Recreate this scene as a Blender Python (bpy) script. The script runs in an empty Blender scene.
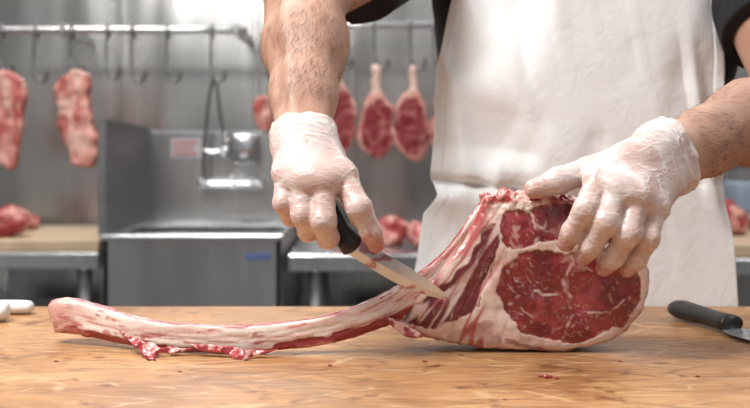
import bpy, bmesh, math, random
import numpy as np
from mathutils import Vector
random.seed(3); np.random.seed(3)
F0=1041.67; CZ=1.1; HY=144.0
sc=bpy.context.scene
def W(px,py,d): return np.array([(px-375.0)*d/F0, d, CZ-(py-HY)*d/F0])
try:
    sc.view_settings.view_transform='Standard'
except Exception: pass

# ---------------------------------------------------------------- helpers
def vnoise(P,seed=0):
    P=np.asarray(P,dtype=np.float64); I=np.floor(P).astype(np.int64); f=P-I; f=f*f*(3-2*f)
    def h(i,j,k):
        n=(i*374761393+j*668265263+k*2147483647+seed*974634777)&0xffffffff
        n=((n^(n>>13))*1274126177)&0xffffffff
        n=((n^(n>>16))*2246822519)&0xffffffff
        return ((n^(n>>15))&0xffff)/65535.0
    i,j,k=I[:,0],I[:,1],I[:,2]; x,y,z=f[:,0],f[:,1],f[:,2]
    r=0
    for a in (0,1):
        for b in (0,1):
            for c in (0,1):
                w=(x if a else 1-x)*(y if b else 1-y)*(z if c else 1-z)
                r=r+w*h(i+a,j+b,k+c)
    return r
def fbm(P,seed=0,o=3):
    r=0;a=.5;s=0
    for q in range(o):
        r=r+a*vnoise(P*(2.03**q)+q*7.3,seed+q); s+=a; a*=.5
    return r/s
def sstep(a,b,x):
    t=np.clip((x-a)/(b-a),0,1); return t*t*(3-2*t)
def mixc(A,B,t):
    return A*(1-t[:,None])+B*t[:,None]

class Field:
    def __init__(s,lo,hi,h):
        s.lo=np.array(lo,float); s.h=h
        s.n=np.ceil((np.array(hi)-s.lo)/h).astype(int)+1
        s.F=np.full(s.n,0.06,np.float32)
        s.ax=[(s.lo[i]+np.arange(s.n[i])*h).astype(np.float32) for i in range(3)]
    def box(s,lo,hi):
        a=np.clip(np.floor((np.array(lo)-s.lo)/s.h).astype(int),0,s.n)
        b=np.clip(np.ceil((np.array(hi)-s.lo)/s.h).astype(int)+1,0,s.n)
        sl=tuple(slice(a[i],b[i]) for i in range(3))
        X=s.ax[0][sl[0]][:,None,None]; Y=s.ax[1][sl[1]][None,:,None]; Z=s.ax[2][sl[2]][None,None,:]
        return sl,X,Y,Z
    def merge(s,sl,d,k):
        A=s.F[sl]
        if A.size==0: return
        if k>0:
            h=np.maximum(k-np.abs(A-d),0)/k
            s.F[sl]=np.minimum(A,d)-h*h*k*.25
        else: s.F[sl]=np.minimum(A,d)
    def group(s,cones,k_in=.003,k=.004,off=0.0):
        pts=np.array([c[0] for c in cones]+[c[1] for c in cones]); R=max(max(c[2],c[3]) for c in cones)+off+.02+k
        sl,X,Y,Z=s.box(pts.min(0)-R,pts.max(0)+R)
        D=None
        for c in cones:
            a,b,ra,rb=c[:4]; ba=b-a; L=float(np.dot(ba,ba))
            t=np.clip(((X-a[0])*ba[0]+(Y-a[1])*ba[1]+(Z-a[2])*ba[2])/L,0,1)
            d=np.sqrt((X-a[0]-t*ba[0])**2+(Y-a[1]-t*ba[1])**2+(Z-a[2]-t*ba[2])**2)-(ra+(rb-ra)*t)-off
            if len(c)>4 and c[4]:
                u=ba/math.sqrt(L)
                d=np.maximum(d,(X-b[0])*u[0]+(Y-b[1])*u[1]+(Z-b[2])*u[2])
            if D is None: D=d
            else:
                h=np.maximum(k_in-np.abs(D-d),0)/k_in
                D=np.minimum(D,d)-h*h*k_in*.25
        s.merge(sl,D.astype(np.float32),k)
    def ell(s,c,r,k=.01):
        c=np.array(c);r=np.array(r); sl,X,Y,Z=s.box(c-r-.04,c+r+.04)
        q=np.sqrt(((X-c[0])/r[0])**2+((Y-c[1])/r[1])**2+((Z-c[2])/r[2])**2)
        s.merge(sl,((q-1)*r.min()).astype(np.float32),k)
    def mesh(s):
        F=s.F; ins=F<0
        c=np.zeros(tuple(s.n-1),np.uint8)
        for a in (0,1):
            for b in (0,1):
                for g in (0,1):
                    c+=ins[a:a+s.n[0]-1,b:b+s.n[1]-1,g:g+s.n[2]-1]
        act=(c>0)&(c<8); I=np.argwhere(act)
        idx=np.full(act.shape,-1,np.int64); idx[act]=np.arange(len(I))
        acc=np.zeros((len(I),3)); cnt=np.zeros(len(I))
        cor=[(a,b,g) for a in (0,1) for b in (0,1) for g in (0,1)]
        for p in cor:
            for ax in range(3):
                if p[ax]: continue
                q=list(p); q[ax]=1
                fa=F[I[:,0]+p[0],I[:,1]+p[1],I[:,2]+p[2]].astype(float); fb=F[I[:,0]+q[0],I[:,1]+q[1],I[:,2]+q[2]].astype(float)
                m=(fa<0)!=(fb<0); t=np.where(m,fa/np.where(m,fa-fb,1),0)
                P=np.tile(np.array(p,float),(len(I),1)); P[:,ax]+=t
                acc[m]+=P[m]; cnt[m]+=1
        V=(I+acc/cnt[:,None])*s.h+s.lo
        faces=[]
        for ax in range(3):
            A=[slice(None)]*3;B=[slice(None)]*3;A[ax]=slice(0,-1);B[ax]=slice(1,None)
            sa=ins[tuple(A)];sb=ins[tuple(B)]; E=np.argwhere(sa!=sb)
            o=[(ax+1)%3,(ax+2)%3]
            E=E[(E[:,o[0]]>0)&(E[:,o[1]]>0)&(E[:,o[0]]<s.n[o[0]]-1)&(E[:,o[1]]<s.n[o[1]]-1)]
            def cell(du,dv):
                G=E.copy(); G[:,o[0]]-=du; G[:,o[1]]-=dv; return idx[G[:,0],G[:,1],G[:,2]]
            Q=np.stack([cell(1,1),cell(0,1),cell(0,0),cell(1,0)],1)
            fl=~sa[E[:,0],E[:,1],E[:,2]]
            Q[fl]=Q[fl][:,::-1]; faces.append(Q)
        return V,np.concatenate(faces)

def relax(V,Fc,n=1,w=.5):
    for _ in range(n):
        S=np.zeros_like(V);C=np.zeros(len(V))
        for i in range(4):
            a=Fc[:,i];b=Fc[:,(i+1)%4]
            np.add.at(S,a,V[b]);np.add.at(C,a,1);np.add.at(S,b,V[a]);np.add.at(C,b,1)
        V=V*(1-w)+w*S/np.maximum(C,1)[:,None]
    return V
def link(o): sc.collection.objects.link(o)
def build(name,V,Fc,mat,parent=None,origin=None,label=None,category=None,smooth=True,col=None,group=None,kind=None):
    V=np.asarray(V,float)
    if origin is None:
        mn=V.min(0);mx=V.max(0); origin=np.array([(mn[0]+mx[0])/2,(mn[1]+mx[1])/2,mn[2]])
    origin=np.array(origin,float)
    me=bpy.data.meshes.new(name); me.from_pydata((V-origin).tolist(),[],[list(map(int,f)) for f in Fc]); me.update()
    if smooth: me.polygons.foreach_set('use_smooth',[True]*len(me.polygons))
    if col is not None:
        ca=me.color_attributes.new(name='Col',type='FLOAT_COLOR',domain='POINT')
        c4=np.ones((len(V),4),np.float32); c4[:,:3]=np.clip(col,0,1); ca.data.foreach_set('color',c4.ravel())
    o=bpy.data.objects.new(name,me); link(o)
    if mat: me.materials.append(mat)
    if parent is not None:
        o.parent=parent; o.location=Vector(origin)-parent.location
    else: o.location=Vector(origin)
    tag(o,label,category,group,kind); return o
def tag(o,label=None,category=None,group=None,kind=None):
    if label:o['label']=label
    if category:o['category']=category
    if group:o['group']=group
    if kind:o['kind']=kind
def empty(name,loc,label,category,group=None):
    o=bpy.data.objects.new(name,None); o.location=Vector(loc); o.empty_display_size=.05; link(o); tag(o,label,category,group); return o
def boxg(lo,hi,bev=0.0,seg=2):
    bm=bmesh.new(); bmesh.ops.create_cube(bm,size=1)
    lo=np.array(lo,float);hi=np.array(hi,float)
    for v in bm.verts: v.co=Vector([lo[i]+(v.co[i]+.5)*(hi[i]-lo[i]) for i in range(3)])
    if bev>0: bmesh.ops.bevel(bm,geom=bm.edges[:],offset=bev,segments=seg,affect='EDGES',profile=.5)
    bm.verts.index_update()
    V=[tuple(v.co) for v in bm.verts];Fc=[[v.index for v in f.verts] for f in bm.faces]; bm.free(); return V,Fc
def join(*gs):
    V=[];Fc=[]
    for v,f in gs:
        n=len(V); V+= [tuple(x) for x in v]; Fc+=[[i+n for i in q] for q in f]
    return V,Fc
def catmull(P,n):
    P=np.asarray(P,float); Q=np.vstack([2*P[0]-P[1],P,2*P[-1]-P[-2]]); out=[]
    for i in range(len(P)-1):
        p0,p1,p2,p3=Q[i:i+4]
        for t in np.linspace(0,1,n,endpoint=False):
            out.append(.5*((2*p1)+(-p0+p2)*t+(2*p0-5*p1+4*p2-p3)*t*t+(-p0+3*p1-3*p2+p3)*t**3))
    out.append(P[-1]); return np.array(out)
def catclosed(P,n):
    P=np.asarray(P,float);m=len(P);out=[]
    for i in range(m):
        p0,p1,p2,p3=P[i-1],P[i],P[(i+1)%m],P[(i+2)%m]
        for t in np.linspace(0,1,n,endpoint=False):
            out.append(.5*((2*p1)+(-p0+p2)*t+(2*p0-5*p1+4*p2-p3)*t*t+(-p0+3*p1-3*p2+p3)*t**3))
    return np.array(out)
def tube(path,r,seg=12,flat=1.0,up=(0,1,0)):
    P=np.asarray(path,float);n=len(P); r=np.broadcast_to(np.asarray(r,float),(n,))
    T=np.gradient(P,axis=0); T/=np.linalg.norm(T,axis=1)[:,None]+1e-12
    V=[];u=np.array(up,float)
    for i in range(n):
        u=u-T[i]*np.dot(u,T[i]); 
        if np.linalg.norm(u)<1e-4: u=np.cross(T[i],[1,0,.1])
        u/=np.linalg.norm(u); w=np.cross(T[i],u)
        for k in range(seg):
            a=2*math.pi*k/seg; V.append(P[i]+r[i]*(u*math.cos(a)*flat+w*math.sin(a)))
    Fc=[[i*seg+k,i*seg+(k+1)%seg,(i+1)*seg+(k+1)%seg,(i+1)*seg+k] for i in range(n-1) for k in range(seg)]
    Fc.append(list(range(seg))[::-1]); Fc.append([(n-1)*seg+k for k in range(seg)])
    return V,Fc

# ---------------------------------------------------------------- materials
def newmat(name):
    m=bpy.data.materials.new(name); m.use_nodes=True; nt=m.node_tree; b=nt.nodes['Principled BSDF']; return m,nt,b
def setp(b,**k):
    for n,v in k.items():
        n=n.replace('_',' ')
        if n in b.inputs: b.inputs[n].default_value=v
def noise(nt,scale,detail=3,rough=.5,vec=None,dist=0):
    n=nt.nodes.new('ShaderNodeTexNoise'); n.inputs['Scale'].default_value=scale;n.inputs['Detail'].default_value=detail;n.inputs['Roughness'].default_value=rough;n.inputs['Distortion'].default_value=dist
    if vec is not None: nt.links.new(vec,n.inputs['Vector'])
    return n
def coords(nt,scale=(1,1,1),rot=(0,0,0),loc=(0,0,0)):
    t=nt.nodes.new('ShaderNodeTexCoord'); m=nt.nodes.new('ShaderNodeMapping'); m.inputs['Scale'].default_value=scale;m.inputs['Rotation'].default_value=rot;m.inputs['Location'].default_value=loc
    nt.links.new(t.outputs['Object'],m.inputs['Vector']); return m.outputs['Vector']
def ramp(nt,fac,stops):
    r=nt.nodes.new('ShaderNodeValToRGB'); e=r.color_ramp.elements
    while len(e)<len(stops): e.new(.5)
    for i,(p,c) in enumerate(stops): e[i].position=p; e[i].color=(*c,1)
    nt.links.new(fac,r.inputs['Fac']); return r.outputs['Color']
def bump(nt,b,h,strength=.3,dist=.001,prev=None):
    n=nt.nodes.new('ShaderNodeBump'); n.inputs['Strength'].default_value=strength;n.inputs['Distance'].default_value=dist
    nt.links.new(h,n.inputs['Height'])
    if prev is not None: nt.links.new(prev,n.inputs['Normal'])
    nt.links.new(n.outputs['Normal'],b.inputs['Normal']); return n.outputs['Normal']
def mixn(nt,fac,a,b,mode='MIX'):
    m=nt.nodes.new('ShaderNodeMixRGB'); m.blend_type=mode
    for s,v in ((0,fac),(1,a),(2,b)):
        if isinstance(v,(int,float)): m.inputs[s].default_value=v
        elif isinstance(v,tuple): m.inputs[s].default_value=(*v,1)
        else: nt.links.new(v,m.inputs[s])
    return m.outputs[0]
def plain(name,c,rough=.5,metal=0,var=.08,scale=20,bmp=0):
    m,nt,b=newmat(name); v=coords(nt); n=noise(nt,scale,3,.5,v)
    lo=tuple(x*(1-var) for x in c); hi=tuple(min(1,x*(1+var)) for x in c)
    nt.links.new(ramp(nt,n.outputs[0],[(.3,lo),(.7,hi)]),b.inputs['Base Color']); setp(b,Roughness=rough,Metallic=metal)
    if bmp: bump(nt,b,n.outputs[0],bmp,.001)
    return m
def steel(name,c=(.55,.54,.52),rough=.35,metal=.85,stretch=(1,1,30),var=.12,blo=.8,wav=.25):
    m,nt,b=newmat(name); n=noise(nt,3,5,.6,coords(nt,stretch)); n2=noise(nt,1.7,3,.6,coords(nt))
    lo=tuple(x*(1-var) for x in c);hi=tuple(min(1,x*(1+var)) for x in c)
    a=ramp(nt,n.outputs[0],[(.3,lo),(.7,hi)]); bb=ramp(nt,n2.outputs[0],[(.3,(blo,)*3),(.7,(1,1,1))])
    nt.links.new(mixn(nt,1.0,a,bb,'MULTIPLY'),b.inputs['Base Color']); setp(b,Metallic=metal,Roughness=rough)
    r=nt.nodes.new('ShaderNodeMapRange'); r.inputs[3].default_value=rough-.08;r.inputs[4].default_value=rough+.15
    nt.links.new(n2.outputs[0],r.inputs[0]); nt.links.new(r.outputs[0],b.inputs['Roughness']); 
    wv=noise(nt,1.8,2,.5,coords(nt,(1.8,1,.45))); bump(nt,b,wv.outputs[0],wav,.03); return m
M_wall=steel('brushed_steel_wall',(.58,.57,.55),.22,.94,(9,1,.4),.10,.72,.8)
M_steel=steel('stainless_steel',(.62,.62,.62),.22,.94,(12,1,1),.08,.80,.4)
M_dsteel=steel('dull_steel',(.26,.26,.265),.36,.85,(1,1,30))
M_chrome=steel('polished_steel',(.70,.70,.71),.16,1,(1,1,1),.05)
M_hook=steel('hook_steel',(.20,.195,.19),.3,.9,(1,1,1),.1)

def vmat(name,rough=.4,sss=0,coat=0,bs=400,bst=.25,bd=.0006,var=.15,cr=.15):
    m,nt,b=newmat(name); a=nt.nodes.new('ShaderNodeAttribute'); a.attribute_name='Col'
    v=coords(nt); n=noise(nt,bs,3,.6,v)
    c=mixn(nt,1.0,a.outputs['Color'],ramp(nt,n.outputs[0],[(.3,(1-var,)*3),(.7,(1,1,1))]),'MULTIPLY')
    nt.links.new(c,b.inputs['Base Color']); setp(b,Roughness=rough,Coat_Weight=coat,Coat_Roughness=cr)
    if sss: setp(b,Subsurface_Weight=sss,Subsurface_Radius=(.006,.002,.001),Subsurface_Scale=.6)
    bump(nt,b,n.outputs[0],bst,bd); return m
M_meat=vmat('raw_beef',.34,0,.5,240,.30,.0008,.14,.12)
M_bone=vmat('rib_bone_surface',.36,0,.35,260,.35,.0007,.16)
M_hang=vmat('hanging_beef',.5,0,0,120,.2,.001)
M_blade=vmat('knife_blade_steel',.18,0,0,60,.0,.0001,.05); M_blade.node_tree.nodes['Principled BSDF'].inputs['Metallic'].default_value=.7
M_black=plain('black_plastic',(.012,.012,.013),.38,0,.2,80)
M_white=plain('white_plastic',(.72,.71,.68),.4,0,.04,40)

def woodmat(name):
    m,nt,b=newmat(name)
    n=noise(nt,2.6,6,.6,coords(nt,(.9,6,6)),.6)
    fine=noise(nt,16,7,.72,coords(nt,(1.6,16,16)))
    big=noise(nt,3.6,7,.68,coords(nt,(1,1.2,1)),.5)
    base=ramp(nt,n.outputs[0],[(.25,(.37,.175,.068)),(.5,(.45,.23,.095)),(.75,(.52,.285,.125))])
    c=mixn(nt,.55,base,ramp(nt,fine.outputs[0],[(.33,(.60,.52,.45)),(.58,(1,1,1))]),'MULTIPLY')
    c=mixn(nt,.95,c,ramp(nt,big.outputs[0],[(.36,(.60,.49,.40)),(.47,(.88,.84,.80)),(.54,(1.0,1.0,1.0)),(.66,(1.12,1.14,1.16))]),'MULTIPLY')
    br=nt.nodes.new('ShaderNodeTexBrick'); nt.links.new(coords(nt,(1,1,1),(0,0,0),(3.0,0,0)),br.inputs['Vector'])
    br.offset=0; br.inputs['Scale'].default_value=1; br.inputs['Brick Width'].default_value=6; br.inputs['Row Height'].default_value=.085
    br.inputs['Mortar Size'].default_value=.0005; br.inputs['Mortar Smooth'].default_value=.5
    br.inputs['Color1'].default_value=(1,1,1,1);br.inputs['Color2'].default_value=(.93,.91,.89,1);br.inputs['Mortar'].default_value=(.80,.72,.62,1)
    c=mixn(nt,.4,c,br.outputs['Color'],'MULTIPLY')
    for rz,s_,lx,lw,dk,dark in ((.30,12,0,.030,.85,1),(-.55,11,3.3,.026,.8,1),(1.15,10,8.1,.022,.75,1),(-.12,16,5.2,.040,.7,1),(.75,15,11.7,.022,.8,0),(-.9,18,7.7,.024,.7,0),(.1,20,15.7,.04,.6,0)):
        vo=nt.nodes.new('ShaderNodeTexVoronoi'); vo.feature='DISTANCE_TO_EDGE'; vo.inputs['Scale'].default_value=s_
        nt.links.new(coords(nt,(.45,2.4,1),(0,0,rz),(lx,lx,0)),vo.inputs['Vector'])
        k=ramp(nt,vo.outputs['Distance'],[(0,(1,1,1)),(lw,(0,0,0))])
        mk=noise(nt,13,2,.5,coords(nt,(1,1,1),(0,0,rz),(lx,2,1))); kk_=ramp(nt,mk.outputs[0],[(.48,(0,0,0)),(.54,(1,1,1))])
        f=mixn(nt,1.0,k,kk_,'MULTIPLY'); f=mixn(nt,1.0,f,(dk,dk,dk),'MULTIPLY')
        c=mixn(nt,f,c,(.17,.075,.032) if dark else (.62,.40,.22))
    sp=noise(nt,30,3,.6,coords(nt)); c=mixn(nt,.8,c,ramp(nt,sp.outputs[0],[(.31,(.40,.27,.19)),(.37,(1,1,1))]),'MULTIPLY')
    nt.links.new(c,b.inputs['Base Color']); r=ramp(nt,big.outputs[0],[(.36,(.30,.30,.30)),(.6,(.52,.52,.52))]); nt.links.new(r,b.inputs['Roughness']); bump(nt,b,fine.outputs[0],.35,.0007); return m
M_wood=woodmat('butcher_block_wood')
M_board=plain('board_wood',(.50,.37,.24),.5,0,.12,15)

M_skin,nt,b=newmat('skin'); v=coords(nt)
n=noise(nt,14,4,.6,v); n2=noise(nt,380,3,.6,v); n3=noise(nt,45,3,.55,v)
c=ramp(nt,n.outputs[0],[(.3,(.40,.215,.145)),(.5,(.455,.255,.175)),(.72,(.51,.30,.215))])
c=mixn(nt,.35,c,ramp(nt,n3.outputs[0],[(.35,(.84,.72,.68)),(.6,(1,1,1))]),'MULTIPLY')
nt.links.new(c,b.inputs['Base Color']); setp(b,Roughness=.52,Subsurface_Weight=.1,Subsurface_Radius=(.01,.004,.002),Subsurface_Scale=.4); x=bump(nt,b,n3.outputs[0],.14,.002); bump(nt,b,n2.outputs[0],.4,.0007,x)
M_glove,nt,b=newmat('white_vinyl_glove'); v=coords(nt)
a=nt.nodes.new('ShaderNodeAttribute'); a.attribute_name='Col'
w1=noise(nt,90,5,.62,coords(nt,(1,1,2.2),(0,.4,0)),.6)
w4=noise(nt,55,2,.5,coords(nt,(1,1,3.0),(0,.5,0)),1.2)
cre=ramp(nt,w4.outputs[0],[(.42,(0,0,0)),(.50,(1,1,1)),(.58,(0,0,0))])
nt.links.new(mixn(nt,mixn(nt,1.0,cre,(.22,.22,.22),'MULTIPLY'),a.outputs['Color'],(.80,.76,.74)),b.inputs['Base Color']); setp(b,Roughness=.34,Subsurface_Weight=.2,Subsurface_Radius=(.010,.004,.002),Subsurface_Scale=.5,Coat_Weight=.2,Coat_Roughness=.2)
x=bump(nt,b,w1.outputs[0],.4,.0009); bump(nt,b,cre,.30,.0005,x)
M_apron,nt,b=newmat('white_cotton_apron'); v=coords(nt); n=noise(nt,6,4,.6,v); n2=noise(nt,3,3,.6,coords(nt,(1,1,.6)))
c=ramp(nt,n.outputs[0],[(.3,(.79,.79,.78)),(.7,(.83,.83,.825))]); c=mixn(nt,.35,c,ramp(nt,n2.outputs[0],[(.28,(.84,.76,.68)),(.42,(1,1,1))]),'MULTIPLY')
wv=noise(nt,900,1,.5,v); w2_=noise(nt,26,5,.62,v,.5)
nt.links.new(c,b.inputs['Base Color']); setp(b,Roughness=.85); x=bump(nt,b,w2_.outputs[0],.45,.004); bump(nt,b,wv.outputs[0],.25,.0006,x)
M_shirt=plain('black_cotton',(.010,.010,.012),.9,0,.3,60,.2)
M_trouser=plain('dark_trouser_cloth',(.03,.032,.04),.9,0,.2,60)
M_hair=plain('dark_brown_hair',(.04,.020,.012),.6,0,.2,60)
M_floor=plain('floor_tile',(.16,.15,.145),.4,0,.15,4)
M_paint=plain('painted_wall',(.32,.31,.30),.6,0,.05,4)

# ---------------------------------------------------------------- room
def st(name,lo,hi,mat): 
    v,f=boxg(lo,hi); build(name,v,f,mat,smooth=False,kind='structure')
st('floor',(-2.6,-.6,-.1),(3.0,3.3,0),M_floor)
st('wall_back',(-2.6,3.3,-.1),(3.0,3.4,3.0),M_wall)
st('wall_left',(-2.7,-.6,-.1),(-2.6,3.4,3.0),M_paint)
st('wall_right',(3.0,-.6,-.1),(3.1,3.4,3.0),M_paint)
for i,px in enumerate((-60,118,256,352,480,735)):
    x=W(px,0,3.29)[0]; v,f=boxg((x-.010,3.292,0),(x+.010,3.3,3.0),.003,1); build('trim_%d'%(i+1),v,f,M_wall,smooth=False,kind='structure')

# ---------------------------------------------------------------- table
tb=empty('butcher_table',(0,.9,0),'butcher block work table with a worn light wooden top','table')
v,f=boxg((-.95,.5,.82),(.95,1.286,.9),.004,3); build('table_top',v,f,M_wood,tb,label='thick worn butcher block top with knife marks')
for x in (-.88,.88):
    for y in (.57,1.2):
        v,f=boxg((x-.035,y-.035,0),(x+.035,y+.035,.82),.004,1); build('leg',v,f,M_steel,tb,smooth=False)

# ---------------------------------------------------------------- polygon SDF
def polysdf(px,py,poly):
    px=px.ravel();py=py.ravel(); d=np.full(px.shape,1e18);s=np.ones(px.shape); n=len(poly)
    for i in range(n):
        a=poly[i];b=poly[i-1]; ex,ey=b[0]-a[0],b[1]-a[1]; wx,wy=px-a[0],py-a[1]
        t=np.clip((wx*ex+wy*ey)/(ex*ex+ey*ey+1e-12),0,1)
        d=np.minimum(d,(wx-ex*t)**2+(wy-ey*t)**2)
        c1=py>=a[1];c2=py<b[1];c3=ex*wy>ey*wx
        m=(c1&c2&c3)|(~c1&~c2&~c3); s[m]*=-1
    return s*np.sqrt(d)
def linedist(px,py,line):
    L=catmull(line,5); d=np.full(px.shape,1e9)
    for a,b in zip(L[:-1],L[1:]):
        ex,ey=b[0]-a[0],b[1]-a[1]; t=np.clip(((px-a[0])*ex+(py-a[1])*ey)/(ex*ex+ey*ey+1e-9),0,1)
        d=np.minimum(d,np.hypot(px-a[0]-ex*t,py-a[1]-ey*t))
    return d
def slab(outline,d,thick,h,rnd=.012,cat=5,jit=0,seed=0):
    P=catclosed([W(x,y,d)[[0,2]] for x,y in outline],cat)
    lo=[P[:,0].min()-.012,d-thick/2-.008,P[:,1].min()-.012]; hi=[P[:,0].max()+.012,d+thick/2+.008,P[:,1].max()+.012]
    fl=Field(lo,hi,h); XX,ZZ=np.meshgrid(fl.ax[0],fl.ax[2],indexing='ij')
    D2=polysdf(XX.astype(float),ZZ.astype(float),P)
    if jit: D2=D2+(fbm(np.stack([XX.ravel()*1000/18,ZZ.ravel()*1000/18,XX.ravel()*0+seed],1),seed,3)-.5)*jit
    D2=D2.reshape(XX.shape)
    qx=D2[:,None,:]+rnd; qy=(np.abs(fl.ax[1]-d)-thick/2+rnd)[None,:,None]
    fl.F=(np.minimum(np.maximum(qx,qy),0)+np.sqrt(np.maximum(qx,0)**2+np.maximum(qy,0)**2)-rnd).astype(np.float32)
    return fl.mesh()
def vnormals(V,Fc):
    n=np.cross(V[Fc[:,2]]-V[Fc[:,0]],V[Fc[:,3]]-V[Fc[:,1]]); N=np.zeros_like(V)
    for i in range(4): np.add.at(N,Fc[:,i],n)
    return N/(np.linalg.norm(N,axis=1)[:,None]+1e-12)

# ---------------------------------------------------------------- steak
SD=1.020; ST=.048
steak=empty('tomahawk_steak',(.12,1.0,.9),'raw marbled tomahawk beef steak with long curved rib bone','steak')
OUT=[(401,327),(402,311),(412,295),(430,279),(450,259),(466,239),(478,218),(482,205),(485,195),(497,197),(506,191),(520,194),(533,190),(548,195),(568,197),(592,207),(617,224),(638,246),(648,263),(651,281),(648,300),(637,320),(620,336),(598,347),(570,352),(540,352),(510,351),(480,349),(450,344),(424,337)]
V,Fc=slab(OUT,SD-.024,ST,.0010,.008,5,.0055,3)
V[:,1]+=.024
U=375+V[:,0]*F0/(SD-.024); Vv=HY+(CZ-V[:,2])*F0/(SD-.024)
N=vnormals(V,Fc)
P3=V*1000.0
wx=(fbm(P3/16,5)-.5)*13; wy=(fbm(P3/16,9)-.5)*13
wx2=(fbm(P3/4,15)-.5)*3.5; wy2=(fbm(P3/4,19)-.5)*3.5
u=U+wx+wx2; v_=Vv+wy+wy2
def reg(poly): return -polysdf(u,v_,catclosed(poly,4))
eye=reg([(500,278),(508,262),(524,252),(548,249),(566,253),(590,246),(615,252),(634,268),(642,292),(636,312),(618,327),(596,334),(574,342),(548,336),(524,334),(510,318),(502,300)])
cap=reg([(500,238),(502,220),(512,210),(530,211),(545,206),(562,204),(592,212),(625,236),(646,262),(636,260),(606,239),(584,233),(560,237),(540,240),(524,246),(508,248)])
low=reg([(507,340),(524,346),(546,347),(580,349),(612,340),(640,314),(643,318),(618,343),(590,351),(545,352),(510,347)])
left=reg([(404,322),(411,308),(430,296),(452,279),(470,257),(480,238),(490,222),(498,236),(495,256),(488,280),(478,302),(462,318),(434,328)])
low2=reg([(444,336),(470,329),(490,318),(498,332),(502,343),(480,344),(455,342)])
muscle=np.maximum.reduce([sstep(-.9,.9,eye),sstep(-.9,.9,cap),sstep(-.9,.9,left)])
lowm=np.maximum(sstep(-1,2,low2)*.4,sstep(-.6,1,low)*.7)
seam=np.zeros(len(V))
for line,wd in (([(566,250),(572,266),(564,284),(572,300)],3.4),([(564,284),(548,292),(530,288)],2.0),([(590,312),(612,308),(626,302)],1.8),([(530,211),(536,226),(530,245)],2.4)):
    dd=linedist(u+wx*.6,v_+wy*.6,line); w_=wd*(.1+1.6*fbm(P3/8,91)); seam=np.maximum(seam,sstep(w_*1.25,w_*.2,dd)*sstep(.30,.46,fbm(P3/13,93)))
def ridge(P,seed,o=2): return 1-np.abs(2*fbm(P,seed,o)-1)
Q=np.stack([(u+v_*.3)/23,(v_-u*.2)/18,P3[:,1]/50],1)
amt=fbm(Q*.9,41,2)
vein=sstep(.90,.985,ridge(Q,31))*sstep(.54,.68,amt)*.55
for ang,seed,sz in ((.35,77,.85),(1.2,79,.8),(2.2,81,.9),(2.9,83,.7),(.8,85,.6)):
    ca,sa=math.cos(ang),math.sin(ang); a_=(u*ca+v_*sa)/(6.0*sz); b_=(-u*sa+v_*ca)/(2.3*sz)
    m_=sstep(.70,.88,vnoise(np.stack([a_,b_,P3[:,1]/10],1),seed)); g_=sstep(.46,.62,fbm(np.stack([u/24,v_/24,P3[:,1]/60],1),seed+40,2))
    vein=np.maximum(vein,m_*g_*.55)
vein=np.maximum(vein,seam*.9)
dx,dy=80/132.,-105/132.
uu=U+wx*.35;vw=Vv+wy*.35
sl_=((uu-400)*dx+(vw-330)*dy); sp=((uu-400)*-dy+(vw-330)*dx)
fan=sp/(1.35-.0045*np.clip(sl_,0,150))
Q2=np.stack([sl_/85,fan/10.5,P3[:,1]/40],1)
str_=np.maximum(sstep(.86,.95,ridge(Q2,51,2)),sstep(.94,.99,ridge(Q2*np.array([1.3,2.3,1]),57,1))*.4)
isleft=sstep(-.6,.8,left)
vein=vein*(1-isleft)+np.maximum(str_*.9,vein*.2)*isleft
one=lambda x,n=len(V): np.tile(np.array(x),(n,1))
red=[.225,.016,.021]; red2=[.35,.045,.046]; fat=[.80,.62,.535]; fat2=[.73,.42,.36]; dk=[.12,.008,.012]
base=mixc(one(red),one(red2),sstep(.46,.72,fbm(P3/13,61,3))*.9)
base=mixc(base,one(dk),np.maximum(isleft*.9,sstep(.50,.34,fbm(P3/20,62,3))*.6))
grain=fbm(np.stack([u/1.6,v_/3.2,P3[:,1]/4],1),64,2); base=base*(.84+.32*grain)[:,None]
fatc=mixc(one(fat),one(fat2),sstep(.46,.70,fbm(P3/13,63,2))*.7)
fr=sstep(.82,.95,ridge(Q2*np.array([1,.9,1]),53))
fatc=mixc(fatc,one([.44,.05,.055]),fr*.85*sstep(515,480,u))
mm=np.maximum(muscle,lowm)
c=mixc(fatc,base,mm*(1-vein*.85))
edge=polysdf(U,Vv,catclosed(OUT,4))
rim=sstep(-5,-2,edge+wx2*1.5)
side=sstep(.5,.15,-N[:,1])
sd=mixc(one([.76,.47,.40]),one([.42,.05,.05]),sstep(.40,.56,fbm(P3/np.array([9,5,9]),65,4)))
topr=sstep(206,200,Vv+wy2)*sstep(478,486,U)
c=mixc(c,sd,np.maximum(np.maximum(side,topr),rim*.55*sstep(250,215,Vv)+rim*.3))
topz=sstep(225,198,Vv)*sstep(470,490,U)
disp=(fbm(P3/22,81,2)-.5)*.0040+(fbm(P3/6,83,2)-.5)*.0007 - muscle*.0008+vein*.0002
disp+=(fbm(P3/6,85)-.45)*.008*np.maximum(topz,side*.4)
disp+=(fbm(np.stack([sl_/22,fan/8,P3[:,1]/12],1),87,2)-.5)*.0035*np.maximum(isleft,side)*sstep(520,480,U)
disp+=np.where(N[:,1]<-.3,.003*sstep(0,-30,edge),0)
V=V+N*disp[:,None]
V[:,2]=np.maximum(V[:,2],.9003)
build('meat',V,Fc,M_meat,steak,col=c,label='dark red marbled rib eye with cream fat seams')

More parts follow.
